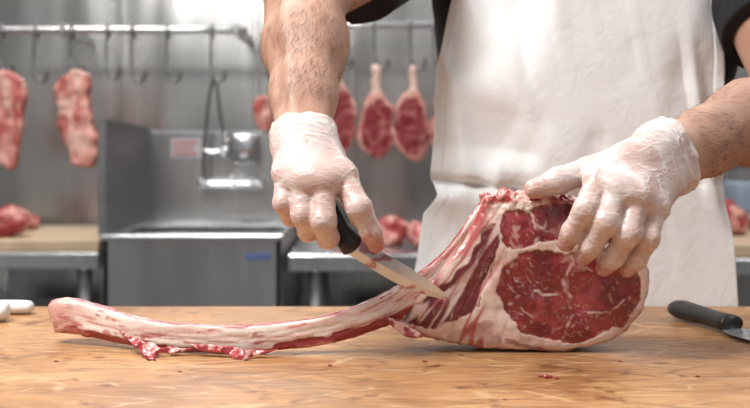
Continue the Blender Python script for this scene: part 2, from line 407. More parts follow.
# bone
ST_=np.array([(56,317,16,1.052),(62,315.5,17,1.05),(76,316.5,17.5,1.046),(100,322,16.5,1.036),(130,330,15,1.02),(160,335,14.5,1.006),(200,338,14,.998),(250,338.5,14,.992),(300,334,14,.994),(340,326,14,.998),(370,316,15,1.0),(395,305,16,1.002),(418,290,15,1.004),(440,272,12.5,1.004),(458,252,11,1.005),(472,231,10,1.006),(483,212,8,1.009),(488,203,4,1.013)],float)
S=catmull(ST_,34); seg=100
C=np.array([W(a,b_,d) for a,b_,h,d in S]); Rh=S[:,2]*S[:,3]/F0
T=np.gradient(C,axis=0);T/=np.linalg.norm(T,axis=1)[:,None]
arc=np.concatenate([[0],np.cumsum(np.linalg.norm(np.diff(C,axis=0),axis=1))])*1000
Vb=[];A=[];Ss=[]
for i in range(len(C)):
    yv=np.array([0,1.,0]); yv-=T[i]*T[i][1]; yv/=np.linalg.norm(yv); up=np.cross(yv,T[i]); up=up if up[2]>0 else -up
    for k in range(seg):
        a=2*math.pi*k/seg; ca,sa=math.cos(a),math.sin(a)
        e=(abs(ca)**4.0+abs(sa)**4.0)**(-1/4.0)
        Vb.append(C[i]-yv*ca*e*Rh[i]*.50+up*sa*e*Rh[i]*.97); A.append(a);Ss.append(arc[i])
Vb=np.array(Vb);A=np.array(A);Ss=np.array(Ss)
Cc=np.repeat(C,seg,0); Nn=Vb-Cc; Nn/=np.linalg.norm(Nn,axis=1)[:,None]
cy=np.stack([np.cos(A),np.sin(A)],1)
st1=fbm(np.stack([Ss/42,cy[:,0]*1.5,cy[:,1]*1.8],1),101,3); st2=fbm(np.stack([Ss/13,cy[:,0]*3.0,cy[:,1]*4.0],1),103,4); st3=fbm(np.stack([Ss/70,cy[:,0]*6,cy[:,1]*8],1),105,3); st4=fbm(np.stack([Ss/26,cy[:,0]*2.6,cy[:,1]*3.4],1),115,4); st5=fbm(np.stack([Ss/38,cy[:,0]*5,cy[:,1]*8],1),117,3)
n_=len(Vb); one=lambda x: np.tile(np.array(x),(n_,1))
s=cy[:,1]+(st1-.5)*.6+(st2-.5)*.36
lo_=-.50+.12*np.sin(Ss/37.)+.06*np.sin(Ss/13.)
pale=sstep(lo_-.04,lo_+.04,s)*sstep(.88,.78,s)
disp=(st1-.5)*.0028+(st2-.5)*.0012+(st3-.5)*.0006+(1-pale)*((st2-.40)*.0026)
disp+=.0006*(pale-.5)
Vb=Vb+Nn*disp[:,None]; Vb[:,2]=np.maximum(Vb[:,2],.9003)
crm=mixc(one([.83,.67,.58]),one([.75,.47,.41]),sstep(.45,.62,st4)*.8)
crm=mixc(crm,one([.89,.81,.72]),sstep(.52,.66,st1)*.75)
crm=mixc(crm,one([.52,.12,.11]),sstep(.60,.68,st5)*.65)
crm=mixc(crm,one([.46,.07,.07]),sstep(.63,.69,fbm(np.stack([Ss/14,cy[:,0]*3,cy[:,1]*4],1),119,4))*.7)
rd=mixc(one([.30,.022,.028]),one([.58,.20,.17]),sstep(.54,.70,st2))
c=mixc(rd,crm,pale)
c=mixc(c,mixc(one([.40,.05,.055]),one([.72,.40,.34]),sstep(.46,.60,st4)),sstep(34,10,Ss)*.85)
c=mixc(c,one([.48,.08,.08]),sstep(330,400,Ss)*.5*sstep(.42,.55,st3))
Fb=[[i*seg+k,(i+1)*seg+k,(i+1)*seg+(k+1)%seg,i*seg+(k+1)%seg] for i in range(len(C)-1) for k in range(seg)]
rings=6; VbL=list(Vb); colL=list(c); prev=list(range(seg))
for r in range(1,rings+1):
    q=r/rings; sc0=1-q**1.8*.97; dz=math.sin(min(1,q*3)*math.pi/2)*.0010; cur=[]
    for k in range(seg):
        p=C[0]+(Vb[k]-C[0])*sc0-T[0]*dz; p=p-T[0]*(vnoise(np.array([p*300]),9)[0]-.5)*.0018*(q<1); cur.append(len(VbL)); VbL.append(p)
        g=vnoise(np.array([p*260]),7)[0]*(.9 if sc0<.7 else .3); colL.append(np.array([.78,.52,.42])*g+np.array([.44,.07,.07])*(1-g))
    for k in range(seg): Fb.append([cur[k],prev[k],prev[(k+1)%seg],cur[(k+1)%seg]])
    prev=cur
Fb.append(prev)
Fb.append([(len(C)-1)*seg+k for k in range(seg)][::-1])
build('rib_bone',np.array(VbL),Fb,M_bone,steak,col=np.array(colL),label='long curved rib bone, pale with red meat remnants')
def blob(name,groups,parent,h,colfn,mat=M_meat,k=.003,amp=.0012,**kw):
    pts=np.array([c[j] for g in groups for c in g for j in (0,1)]); R=max(max(c[2],c[3]) for g in groups for c in g)+.006
    fl=Field(pts.min(0)-R,pts.max(0)+R,h)
    for g in groups: fl.group(g,k,k)
    V,Fc=fl.mesh(); N=vnormals(V,Fc); V=V+N*((fbm(V*1000/4,5)-.5)*amp*2)[:,None]; V[:,2]=np.maximum(V[:,2],kw.pop('zmin',.9002))
    return build(name,V,Fc,mat,parent,col=colfn(V),**kw)
def redfat(V,seed=5,t=.5,sc_=6,a=(.36,.03,.035),b=(.76,.44,.38)):
    n=len(V); f=sstep(t-.08,t+.1,fbm(V*1000/sc_,seed,3)); return mixc(np.tile(np.array(a),(n,1)),np.tile(np.array(b),(n,1)),f)
def chain(pts,rs): return [(W(*pts[i]),W(*pts[i+1]),rs[i],rs[i+1]) for i in range(len(pts)-1)]
def flap(pts,th,seed,t=.6):
    P=[(a,b_) for a,b_,_ in pts]; ds=np.array([q[2] for q in pts]); d0=float(ds.mean())
    V,Fc=slab(P,d0,th,.0007,th*.45,5,.0022,seed)
    u=375+V[:,0]*F0/d0; v=HY+(CZ-V[:,2])*F0/d0
    w=np.array([1/((u-a)**2+(v-b_)**2+4)**1.5 for a,b_,_ in pts]); dd=(w*ds[:,None]).sum(0)/w.sum(0)-d0
    N=vnormals(V,Fc); V=V+N*((fbm(V*1000/4,5)-.5)*.0016)[:,None]
    V[:,1]+=dd; V[:,2]=np.maximum(V[:,2],.9002)
    build('meat_shred',V,Fc,M_meat,steak,col=redfat(V,seed,t,5))
flap([(112,337,1.012),(130,340,1.000),(150,344,.990),(172,348,.988),(192,350,.986),(172,353,.980),(160,352,.976),(158,359,.966),(161,364,.960),(153,362,.962),(147,355,.974),(134,349,.988)],.004,3)
flap([(188,347,.988),(210,346,.982),(232,347,.978),(256,350,.976),(280,350,.978),(254,355,.970),(247,358,.965),(249,361,.961),(238,358,.967),(222,353,.976),(204,353,.980)],.004,4)
flap([(384,318,.990),(398,320,.986),(412,328,.983),(424,336,.982),(410,337,.980),(396,330,.984)],.005,8,.5)
for (px,py,r) in ((548,378,.0022),(541,377,.0013),(557,379,.0012),(56,362,.0012),(505,400,.0010),(698,377,.0012),(180,372,.0009),(330,366,.0011),(425,362,.0013),(438,366,.0009),(620,362,.0011)):
    d=F0*.2/(py-HY); p=W(px,py,d); 
    blob('meat_crumb',[[(p+[-r,0,r*.4],p+[r*1.2,r*.3,r*.4],r,r*.7)]],None,.0005,lambda V:redfat(V,2,.8),amp=.0003,label='tiny red scrap of raw beef on the wooden table',category='meat scrap',group='meat scraps on the table')

# ---------------------------------------------------------------- boning knife
kn=empty('boning_knife',W(352,245,.975),'boning knife with narrow steel blade, held in a gloved hand','knife')
spine=catmull([(346,233,.971),(372,247,.971),(400,262,.973),(425,278,.977),(440,289,.981),(449,297,.985)],8)
edge_=catmull([(339,248,.971),(364,264,.971),(392,281,.973),(420,293,.977),(436,297.5,.981),(449,297.8,.985)],8)
Vk=[];
for s_,e_ in zip(spine,edge_):
    a=W(*s_);b2=W(*e_); m=a*.45+b2*.55
    for p,t in ((a,.0009),(m,.0012),(b2,.0001)): Vk.append(p+[0,-t,0]); 
    for p,t in ((b2,.0001),(m,.0012),(a,.0009)): Vk.append(p+[0,t,0])
n=len(spine); Fk=[[i*6+k,i*6+(k+1)%6,(i+1)*6+(k+1)%6,(i+1)*6+k] for i in range(n-1) for k in range(6)]+[list(range(6))[::-1],[(n-1)*6+k for k in range(6)]]
bm=bmesh.new(); vs=[bm.verts.new(x) for x in Vk]; [bm.faces.new([vs[i] for i in q]) for q in Fk]
bmesh.ops.subdivide_edges(bm,edges=bm.edges[:],cuts=5,use_grid_fill=True); bmesh.ops.recalc_face_normals(bm,faces=bm.faces[:]); bm.verts.index_update()
Vk=np.array([tuple(x.co) for x in bm.verts]);Fk=[[x.index for x in q.verts] for q in bm.faces]; bm.free()
bl=sstep(.55,.66,fbm(Vk*1000/np.array([11,10,7]),203,4))
c=mixc(np.tile(np.array([.72,.76,.81]),(len(Vk),1)),np.tile(np.array([.40,.05,.06]),(len(Vk),1)),bl*.75)
build('blade',Vk,Fk,M_blade,kn,smooth=False,col=c,label='narrow steel blade with a few blood smears')
hp=catmull([W(357,248,.974),W(350,241,.974),W(341,228,.976),(W(332,212,.980)),W(318,196,.984),W(300,182,.99),W(286,172,.992)],6)
hr=np.interp(np.linspace(0,1,len(hp)),[0,.08,.18,.3,.5,.8,1],[.007,.0130,.0125,.0100,.0105,.0115,.007])
v,f=tube(hp,hr,20,.7); build('handle',v,f,M_black,kn,label='black plastic handle')

kk=empty('chef_knife',(.36,1.13,.9),'black-handled knife lying flat on the wooden table','knife')
a=np.array([.345,1.200,.9125]); b2=np.array([.377,1.098,.9105]); dr=(b2-a)/np.linalg.norm(b2-a)
hp=catmull([a,a+dr*.02,a+dr*.06,a+dr*.09,b2],6); hr=np.interp(np.linspace(0,1,len(hp)),[0,.06,.2,.6,.9,1],[.006,.0105,.0125,.0105,.0115,.0105])
v,f=tube(hp,hr,20,1.25,up=(1,0,0)); v=np.array(v); v[:,2]=.9006+(v[:,2]-v[:,2].min())*.85; build('handle',v,f,M_black,kk,label='black plastic handle')
pr=np.array([-dr[1],dr[0],0]); pr=pr if pr[0]>0 else -pr
Vk=[];st2_=[(0,-.012,.012),(.02,-.020,.016),(.08,-.022,.016),(.14,-.017,.012),(.19,-.006,.010),(.205,.006,.008)]
for t,e0,e1 in st2_:
    for q,zz in ((e0,.9022),(e1,.9012),(e1,.9032),(e0,.9024)):
        p=b2+dr*(t-.002)+pr*q; Vk.append((p[0],p[1],zz+.002))
n=len(st2_);Fk=[[i*4+k,i*4+(k+1)%4,(i+1)*4+(k+1)%4,(i+1)*4+k] for i in range(n-1) for k in range(4)]+[[3,2,1,0],[(n-1)*4+k for k in range(4)]]
build('blade',Vk,Fk,M_blade,kk,smooth=False,col=np.tile(np.array([.74,.76,.79]),(len(Vk),1)),label='wide flat steel blade')
for (x0,y0,x1,y1,r) in ((-.62,1.16,-.412,1.175,.0115),(-.60,1.235,-.402,1.225,.008)):
    e=empty('butcher_knife',(x1,y1,.9),'knife with a white plastic handle lying on the wooden table','knife','white-handled knives on the table')
    a=np.array([x1,y1,.9+r]);b2=np.array([x0,y0,.9+r]); dr=(b2-a)/np.linalg.norm(b2-a)
    hp=catmull([a,a+dr*.003,a+dr*.008,a+dr*.016,a+dr*.06,a+dr*.12],8); hr=r*np.interp(np.linspace(0,1,len(hp)),[0,.12,.3,.6,1],[.35,.72,.92,1,1])
    v,f=tube(hp,hr,20,1.3,up=(0,1,0)); v=np.array(v); v[:,2]-=v[:,2].min()-.9003; build('handle',v,f,M_white,e,label='white plastic handle')
    p=a+dr*.118; v,f=boxg((p[0]-.17,p[1]-.015,.9+r*.8),(p[0],p[1]+.015,.9+r*.8+.002),.0005,1); build('blade',v,f,M_blade,e,col=np.tile(np.array([.66,.68,.70]),(len(v),1)),smooth=False)

# ---------------------------------------------------------------- person
WR1=W(294,140,1.005);WR2=W(312,138,1.005);WR=(WR1+WR2)/2
WL1=W(662,146,1.03);WL2=W(671,170,1.032);WL=(WL1+WL2)/2
SHR=np.array([.080,1.43,1.404]);SHL=np.array([.480,1.43,1.415])
ELR=W(307,-12,1.2);ELL=W(806,98,1.2)
def hand(W1,W2,mcp,fing,thumb,rw=.0185,rm=.0124,s=1.0):
    palm=[(W1,W(*mcp[3]),rw,rm*.92),(W1,W(*mcp[2]),rw,rm),(W2,W(*mcp[1]),rw,rm),(W2,W(*mcp[0]),rw,rm),(W(*mcp[0]),W(*mcp[1]),rm*.95,rm*.95),(W(*mcp[1]),W(*mcp[2]),rm*.95,rm*.95),(W(*mcp[2]),W(*mcp[3]),rm*.95,rm*.9),
          (W1,W2,rw,rw)]
    mid=(W(*mcp[1])+W(*mcp[2]))/2; wm=(W1+W2)/2; palm.append((wm,mid,rw,rm))
    palm+=[(W2,W(*thumb[0]),rw,.0160),(W(*thumb[0]),W(*thumb[1]),.0160,.0135)]
    rr=[[.0118,.0115,.0097,.0085],[.0120,.0117,.0099,.0087],[.0114,.0111,.0095,.0083],[.0104,.0099,.0086,.0075]]
    fs=[]
    for m,f_,r in zip(mcp,fing,rr): fs.append(chain([m]+f_,[q*s for q in r]))
    fs.append(chain(thumb[1:],[.0130,.0124,.0095]))
    return palm,fs
pR,fR=hand(WR1,WR2,[(343,176,.970),(323,182,.960),(303,180,.962),(286,174,.974)],
  [[(359,208,.951),(371,232,.956),(376,244,.962)],[(323,221,.946),(328,238,.966),(336,236,.990)],[(303,215,.951),(308,231,.973),(317,228,.996)],[(284,203,.963),(291,217,.984),(301,214,1.002)]],
  [(326,158,1.012),(346,186,1.018),(360,214,1.010),(368,233,.996)],.0185,.0122,.98)
pL,fL=hand(WL2,WL1,[(598,181,.972),(617,190,.962),(637,199,.962),(655,208,.970)],
  [[(586,209,.951),(572,232,.964),(566,243,.976)],[(606,222,.945),(591,247,.961),(583,257,.974)],[(628,234,.945),(613,258,.961),(604,268,.973)],[(648,239,.954),(637,260,.964),(627,270,.975)]],
  [(632,160,.998),(590,170,.996),(558,181,.994),(534,189,.992)],.0200,.0122,.98)
dR=(ELR-WR)/np.linalg.norm(ELR-WR); dL=(ELL-WL)/np.linalg.norm(ELL-WL)
CUR=WR+dR*.010; CUL=WL+dL*.008
def armcones(Wp,W1,W2,EL,SH,r0):
    m=Wp*.45+EL*.55; q=Wp*.75+EL*.25
    return [(W1,q,r0,.0275),(W2,q,r0,.0275),(q,m,.0300,.043),(m,EL,.043,.047),(EL,SH*.5+EL*.5,.045,.052),(SH*.5+EL*.5,SH,.052,.06)]
aR=armcones(WR,WR1,WR2,ELR,SHR,.0180); aL=armcones(WL,WL1,WL2,ELL,SHL,.022)
TC=(.275,1.43)
def torso(fl,off=0,k=.03,z0=.80,z1=1.47):
    sl,X,Y,Z=fl.box((-.0,1.2,z0-.06),(.60,1.62,z1+.06))
    zz=Z.ravel(); a=np.interp(zz,[.8,.95,1.05,1.12,1.2,1.32,1.42,1.47],[.155,.160,.160,.172,.190,.198,.185,.12])[None,None,:]; b_=np.interp(zz,[.8,.95,1.05,1.2,1.32,1.42,1.47],[.112,.112,.112,.114,.116,.095,.07])[None,None,:]
    cx=np.interp(zz,[.8,1.06,1.18,1.5],[.275,.275,.289,.286])[None,None,:]
    q=(np.abs((X-cx)/a)**2.3+np.abs((Y-TC[1])/b_)**2.3)**(1/2.3); d=(q-1)*b_-off
    d=np.maximum(d,np.maximum(z0-Z,Z-z1)); fl.merge(sl,d.astype(np.float32),k)
person=empty('person',(.275,1.43,0),'butcher in white apron trimming a steak with gloved hands','person')
fl=Field((-.19,.92,.0),(.66,1.60,1.86),.005)
torso(fl,0,.03)
fl.group([(np.array([.275,1.43,1.42]),np.array([.275,1.40,1.58]),.07,.056)],.01,.03)
fl.ell((.275,1.375,1.675),(.076,.098,.118),.03); fl.ell((.275,1.285,1.655),(.014,.022,.024),.015)
fl.ell((.275,1.30,1.595),(.045,.04,.03),.03)
for sx in (-1,1):
    fl.ell((.275+sx*.079,1.385,1.665),(.010,.02,.032),.008)
    h_=np.array([.275+sx*.09,1.43,.86]);kn_=np.array([.275+sx*.10,1.43,.48]);an=np.array([.275+sx*.11,1.45,.09])
    fl.group([(h_,kn_,.075,.058),(kn_,an,.055,.038),(an,an+[0,-.15,-.05],.036,.03)],.02,.03)
for A_,pm,fs in ((aR,pR,fR),(aL,pL,fL)):
    fl.group(A_,.02,.012); fl.group(pm,.012,.006,-.0035)
    for g in fs: fl.group(g,.003,.003,-.0035)
V,Fc=fl.mesh(); V=relax(V,Fc,1,.4); N=vnormals(V,Fc)
V=V+N*((fbm(V*18,451,2)-.5)*.008)[:,None]
for Wp,EL in ((WR,ELR),(WL,ELL)):   # tendon and muscle lines along the forearm
    ax=EL-Wp; L=np.linalg.norm(ax); ax=ax/L; rel=V-Wp; t=rel@ax; rd_=np.linalg.norm(rel-t[:,None]*ax,axis=1)
    k=(sstep(.0,.03,t)*sstep(L*.9,L*.5,t)*(rd_<.06)); per=rel-t[:,None]*ax; ang=np.arctan2(per[:,2]*.6+per[:,0],-per[:,1])
    V=V+N*(k*.0016*np.sin(ang*5+t*9+1))[:,None]
N=vnormals(V,Fc)
build('body',V,Fc,M_skin,person,origin=(.275,1.43,0),label='bare forearms with light hair')
hv=[];hf=[]
for A_,Wp,EL,cnt in ((aR,WR,ELR,4600),(aL,WL,ELL,4000)):
    ax=EL-Wp; L=np.linalg.norm(ax); ax=ax/L; rel=V-Wp; t=rel@ax; rd_=np.linalg.norm(rel-t[:,None]*ax,axis=1)
    ids=np.where((t>.035)&(t<L*1.02)&(rd_<.06)&(N[:,1]<.4))[0]; ids=np.random.choice(ids,min(cnt,len(ids)*4),replace=True)
    for i in ids:
        p=V[i]+np.random.randn(3)*.0024; nn=N[i]; p=V[i]+(p-V[i])-nn*(np.dot(p-V[i],nn)+.0004)
        sd_=np.cross(nn,ax); d0=-ax*.8+sd_*np.random.uniform(-.1,.6)+nn*.16+np.random.randn(3)*.10; d0/=np.linalg.norm(d0)
        ln=np.random.uniform(.010,.021); w_=np.cross(d0,nn); w_/=np.linalg.norm(w_)+1e-9; w_*=.00009
        p2=p+d0*ln*.5; p3=p2+(d0-nn*.2)*ln*.5; k0=len(hv)
        hv+=[p-w_,p+w_,p2+w_*.8,p2-w_*.8,p3]; hf+=[[k0,k0+1,k0+2,k0+3],[k0+3,k0+2,k0+4]]
build('arm_hair',hv,hf,M_hair,person,kind='stuff',smooth=False,label='fine dark forearm hair')
fl=Field((.17,1.25,1.6),(.38,1.5,1.83),.005); fl.ell((.275,1.395,1.70),(.083,.098,.108),.001)
sl,X,Y,Z=fl.box((.1,1.2,1.5),(.5,1.6,1.9)); fl.F=np.maximum(fl.F,np.maximum((1.655-Z)+(1.40-Y)*.8,0*X-1)).astype(np.float32)
V2,F2=fl.mesh(); build('hair',V2,F2,M_hair,person,label='short dark hair')
def glove(pm,fs,Wp,W1,W2,CU,dr,rc,lab,tips):
    ct=[(W1-dr*.012,CU+(W1-Wp)*.95,rc,rc*1.08,True),(W2-dr*.012,CU+(W2-Wp)*.95,rc,rc*1.08,True)]
    allc=[c for g in [pm,ct]+fs for c in g]; pts=np.array([c[j] for c in allc for j in (0,1)])
    fl=Field(pts.min(0)-.04,pts.max(0)+.04,.0012)
    fl.group(pm,.012,.008); fl.group(ct,.012,.008)
    for g in fs: fl.group(g,.0050,.0028)
    V,Fc=fl.mesh(); V=relax(V,Fc,2,.5); N=vnormals(V,Fc)
    P=V*1000; ax=dr; t=(V-CU)@ax
    tt=t*1000; per=V-CU-t[:,None]*ax; per=per*1000
    wv=1-np.abs(2*fbm(np.stack([tt/6.5+per[:,0]/45,per[:,0]/34,per[:,2]/34],1),305,2)-1)
    near=sstep(-.050,-.010,t)
    w2=1-np.abs(2*fbm(P/np.array([24,24,12]),301,2)-1)
    w3=1-np.abs(2*fbm(np.stack([P[:,0]/30+P[:,2]/9,P[:,1]/12,P[:,2]/14-P[:,0]/22],1),309,1)-1)
    dp=sstep(.84,1,wv)*.0009*near+sstep(.92,1,w2)*.00040*(1-near*.5)+sstep(.93,1,w3)*.00030+(fbm(P/26,303,2)-.5)*.0005
    fold=np.zeros(len(V))
    for g in fs[:4]:
        for q in (0,1):
            J=g[q][1]; dj=(g[q][1]-g[q][0]); dj/=np.linalg.norm(dj); rel=V-J; al=rel@dj; dd=np.linalg.norm(rel,axis=1)
            fold+=np.cos(al*1000*1.7+(fbm(P/7,331,2)-.5)*5)*sstep(.014,.007,dd)
    dp+=fold*.00026
    dp+=.0011*np.exp(-((t+.0012)/.0010)**2)
    dp+=(fbm(P/11,307,2)-.5)*.0050*np.exp(-((t)/.010)**2)
    V=V+N*dp[:,None]
    edge=(fbm(P/9,317)-.5)*.009*np.exp(-((t)/.004)**2); V=V+ax*edge[:,None]
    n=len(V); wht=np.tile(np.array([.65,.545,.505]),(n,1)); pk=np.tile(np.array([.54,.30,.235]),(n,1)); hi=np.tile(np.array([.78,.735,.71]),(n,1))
    f=sstep(.34,.64,fbm(P/20,311,2))*.6
    for g in fs:
        for tp,ra,am in ((g[-1][1],.028,.92),(g[-1][0],.017,.75),(g[0][1],.019,.78),(g[0][0],.022,.68)):
            d=np.linalg.norm(V-tp,axis=1); f=np.maximum(f,am*sstep(ra,ra*.2,d))
    f*=1-near*.40
    c=mixc(wht,pk,f)
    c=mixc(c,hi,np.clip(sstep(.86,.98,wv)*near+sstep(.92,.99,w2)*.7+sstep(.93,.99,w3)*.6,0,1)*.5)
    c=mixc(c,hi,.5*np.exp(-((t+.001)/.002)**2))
    for tp,r_ in tips:
        d=np.linalg.norm(V-tp,axis=1); c=mixc(c,np.tile(np.array([.46,.09,.08]),(n,1)),.65*sstep(r_,r_*.3,d+(fbm(P/5,313)-.5)*.034))
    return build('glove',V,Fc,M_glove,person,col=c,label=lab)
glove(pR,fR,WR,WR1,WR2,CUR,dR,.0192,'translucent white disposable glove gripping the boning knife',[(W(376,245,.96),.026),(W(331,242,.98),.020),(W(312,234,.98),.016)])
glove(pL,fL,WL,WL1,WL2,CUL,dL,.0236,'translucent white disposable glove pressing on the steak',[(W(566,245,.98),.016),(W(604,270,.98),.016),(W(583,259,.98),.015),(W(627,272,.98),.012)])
fl=Field((-.12,1.15,.86),(.70,1.60,1.54),.005)
torso(fl,.007,.03,.90,1.475)
for SH,EL,e0,r1_ in ((SHR,ELR,.70,.077),(SHL,ELL,.68,.069)):
    e=SH+(EL-SH)*e0; fl.group([(SH,e,.068,r1_,True)],.01,.03)
V,Fc=fl.mesh(); N=vnormals(V,Fc); V=V+N*((fbm(V*14,401,3)-.5)*.012)[:,None]
build('shirt',V,Fc,M_shirt,person,label='black short-sleeved t-shirt')
fl=Field((.03,1.28,.04),(.52,1.58,.99),.007); torso(fl,.006,.03,.82,.97)
for sx in (-1,1):
    h_=np.array([.275+sx*.09,1.43,.86]);kn_=np.array([.275+sx*.10,1.43,.48]);an=np.array([.275+sx*.11,1.45,.10])
    fl.group([(h_,kn_,.085,.072),(kn_,an,.070,.062,True)],.02,.03)
V,Fc=fl.mesh(); build('trousers',V,Fc,M_trouser,person,label='dark trousers')
for sx in (-1,1):
    an=np.array([.275+sx*.11,1.45,.05]); fl=Field(an+[-.08,-.26,-.06],an+[.08,.1,.1],.005)
    fl.group([(an+[0,.0,0],an+[0,-.15,-.005],.046,.042),(an,an+[0,0,.03],.046,.045)],.02,.01); V,Fc=fl.mesh(); V[:,2]=np.maximum(V[:,2],.001); build('shoe',V,Fc,M_black,person)
# apron
nu,nv=240,340; zt,zb=1.40,.42
Va=[];eu=[]
for z in np.linspace(zt,zb,nv):
    xl=np.interp(z,[.42,.90,.96,1.01,1.035,1.06,1.10,1.2,1.28,1.40],[.025,.046,.058,.064,.080,.072,.077,.080,.098,.135])
    xr=np.interp(z,[.42,.90,.98,1.03,1.10,1.2,1.28,1.40],[.475,.450,.445,.438,.436,.438,.432,.405])
    for i in range(nu):
        x=xl+(xr-xl)*i/(nu-1); q=min(abs((x-TC[0]-.004)/.224),.985)
        y=TC[1]-(.137)*(1-q**2.1)**(1/2.1)
        Va.append((x,y,z)); eu.append(min(x-xl,xr-x))
Va=np.array(Va); eu=np.array(eu); x=Va[:,0];z=Va[:,2]
zst=z-(.010*np.sin(x*14+1)+.008*fbm(np.stack([x*20,x*0,x*0],1),519))
low_=sstep(1.042,1.016,zst); lowf=sstep(1.03,.93,z)
y=Va[:,1]+.010
def fold(P,s,t=.5): 
    r=1-np.sqrt((2*vnoise(P,s)-1)**2+.01); return np.maximum(r-t,0)**1.25
y=y+(fbm(np.stack([x*6,z*2.4,x*0],1),501,2)-.5)*.026
y=y-fold(np.stack([(x+z*.55)*9,(z-x*.3)*2.2,x*0],1),503,.35)*.050
y=y-fold(np.stack([(x-z*.40)*12,(z+x*.2)*2.6,x*0+4],1),507,.4)*.055
y=y-fold(np.stack([(x+z*.2)*20,(z-x*.4)*4.5,x*0+14],1),527,.5)*.034
y=y-fold(np.stack([x*4,(z+.25*x)*13,x*0+2],1),513,.4)*.034*np.exp(-((z-1.09)/.06)**2)
y=y-lowf*(.006*np.sin(x*52+np.sin(z*9)*1.3+fbm(np.stack([x*4,z*4,z*0],1),509)*5)+fold(np.stack([x*17,z*2.0,x*0+6],1),515,.3)*.035)
puck=np.exp(-((z-1.035)/.045)**2)
y=y-puck*fold(np.stack([x*30,z*5,x*0],1),511,.2)*.028
gath=sstep(.30,.12,x)*1.2+.45
y=y-low_*.010*gath+.009*gath*np.exp(-((zst-1.041)/.006)**2)
hem=sstep(.0135,.0125,eu); y=y-hem*.0016+.0008*np.exp(-((eu-.0128)/.0010)**2)
y=np.where(y<1.300,1.300-(.009)*np.tanh((1.300-y)/.012),y)
y=np.clip(y,1.290,1.43)
Va[:,1]=y
Fa=[[j*nu+i,(j+1)*nu+i,(j+1)*nu+i+1,j*nu+i+1] for j in range(nv-1) for i in range(nu-1)]
ap=build('apron',Va,Fa,M_apron,person,label='white cotton bib apron, creased at the waist')
so=ap.modifiers.new('thick','SOLIDIFY'); so.thickness=.0025; so.offset=0
v,f=tube(catmull([(.115,1.40,1.035),(.13,1.47,1.04),(.18,1.555,1.04),(.275,1.565,1.04),(.37,1.555,1.04),(.42,1.47,1.04),(.435,1.40,1.035)],8),.007,8,.35,up=(0,1,0)); build('apron_string',v,f,M_apron,person,label='white apron tie')
v,f=tube(catmull([(.14,1.33,1.39),(.17,1.36,1.47),(.20,1.44,1.51),(.275,1.50,1.53),(.35,1.44,1.51),(.38,1.36,1.47),(.40,1.33,1.39)],8),.008,8,.35,up=(0,1,0)); build('neck_strap',v,f,M_apron,person)

# ---------------------------------------------------------------- background: rails, hooks
RD=3.0
def railobj(px0,px1,py,lab):
    p0=W(px0,py,RD);p1=W(px1,py,RD); e=empty('hanging_rail',(p0+p1)/2,lab,'rail')
    v,f=tube([(p0[0]+(p1[0]-p0[0])*i/6,RD,p0[2]) for i in range(7)],.011,16,1,up=(0,0,1)); build('rail_bar',v,f,M_steel,e)
    n=max(2,int((px1-px0)/180)+1)
    for i in range(n):
        x=p0[0]+.03+(p1[0]-p0[0]-.06)*i/(n-1); v,f=boxg((x-.006,RD-.016,p0[2]-.018),(x+.006,3.3,p0[2]+.018),.004,1); build('bracket',v,f,M_steel,e,smooth=False)
    return p0[2]
zr1=railobj(-120,247,30,'stainless steel wall rail holding meat hooks'); zr2=railobj(322,560,25,'stainless steel wall rail carrying hanging steaks')
def hook(px,zr,L):
    p=np.array([W(px,0,RD)[0],RD,zr-.0012])
    pts=[(0,.0165,-.022),(0,.0165,.0),(0,.0118,.0118),(0,0,.0165),(0,-.0118,.0118),(0,-.0165,.0),(0,-.0165,-.03),(0,-.018,-L*.6),(.002,-.021,-L+.03),(.012,-.021,-L+.008),(.028,-.024,-L),(.040,-.027,-L+.014),(.042,-.03,-L+.034)]
    v,f=tube(catmull([p+np.array(q) for q in pts],6),.0043,8,1,up=(1,0,0))
    build('meat_hook',v,f,M_hook,origin=p,label='stainless steel s-shaped meat hook on the wall rail',category='hook',group='meat hooks on the rail')
for px,L in ((2,.13),(36,.15),(72,.135),(108,.14),(133,.15),(168,.15),(212,.15)): hook(px,zr1,L)
for px,L in ((338,.13),(374,.13),(410,.13),(434,.13)): hook(px,zr2,L)
def hang(out,d,th,seed,lab,name='hanging_beef_cut',eye=None,group='beef cuts hanging from hooks',bone=None):
    V,Fc=slab(out,d,th,.0035,.008,4,.013 if eye is None else .009,seed); N=vnormals(V,Fc); P=V*1000; n=len(V)
    V=V+N*((fbm(P/28,seed,2)-.5)*.010)[:,None]
    a=sstep(.38,.64,fbm(P/np.array([26,26,60]),seed,2)); b_=sstep(.48,.66,fbm(P/np.array([20,20,55]),seed+9,2))
    c=mixc(np.tile(np.array([.40,.09,.075]),(n,1)),np.tile(np.array([.58,.26,.21]),(n,1)),a)
    c=mixc(c,np.tile(np.array([.70,.47,.39]),(n,1)),b_*.65)
    if eye is not None:
        u=375+V[:,0]*F0/d; v=HY+(CZ-V[:,2])*F0/d; s=-polysdf(u+(fbm(P/26,4)-.5)*10,v+(fbm(P/26,6)-.5)*10,catclosed(eye,4))
        m=sstep(-1,1.0,s)*(1-.4*sstep(.88,.97,ridge(P/40,seed+3,2)))
        c=mixc(mixc(np.tile(np.array([.56,.27,.22]),(n,1)),c,np.full(n,.4)),np.tile(np.array([.21,.016,.020]),(n,1)),m)
        c=mixc(c,np.tile(np.array([.70,.50,.41]),(n,1)),sstep(bone+5,bone-5,v)*.85)
    build(name,V,Fc,M_hang,col=c,label=lab,category='meat',group=group)
hang([(-14,76),(0,70),(12,72),(23,80),(27,96),(23,112),(24,128),(19,146),(15,168),(2,166),(-6,160),(-20,150),(-20,95)],2.965,.04,11,'slab of pale raw beef rib hanging from a hook')
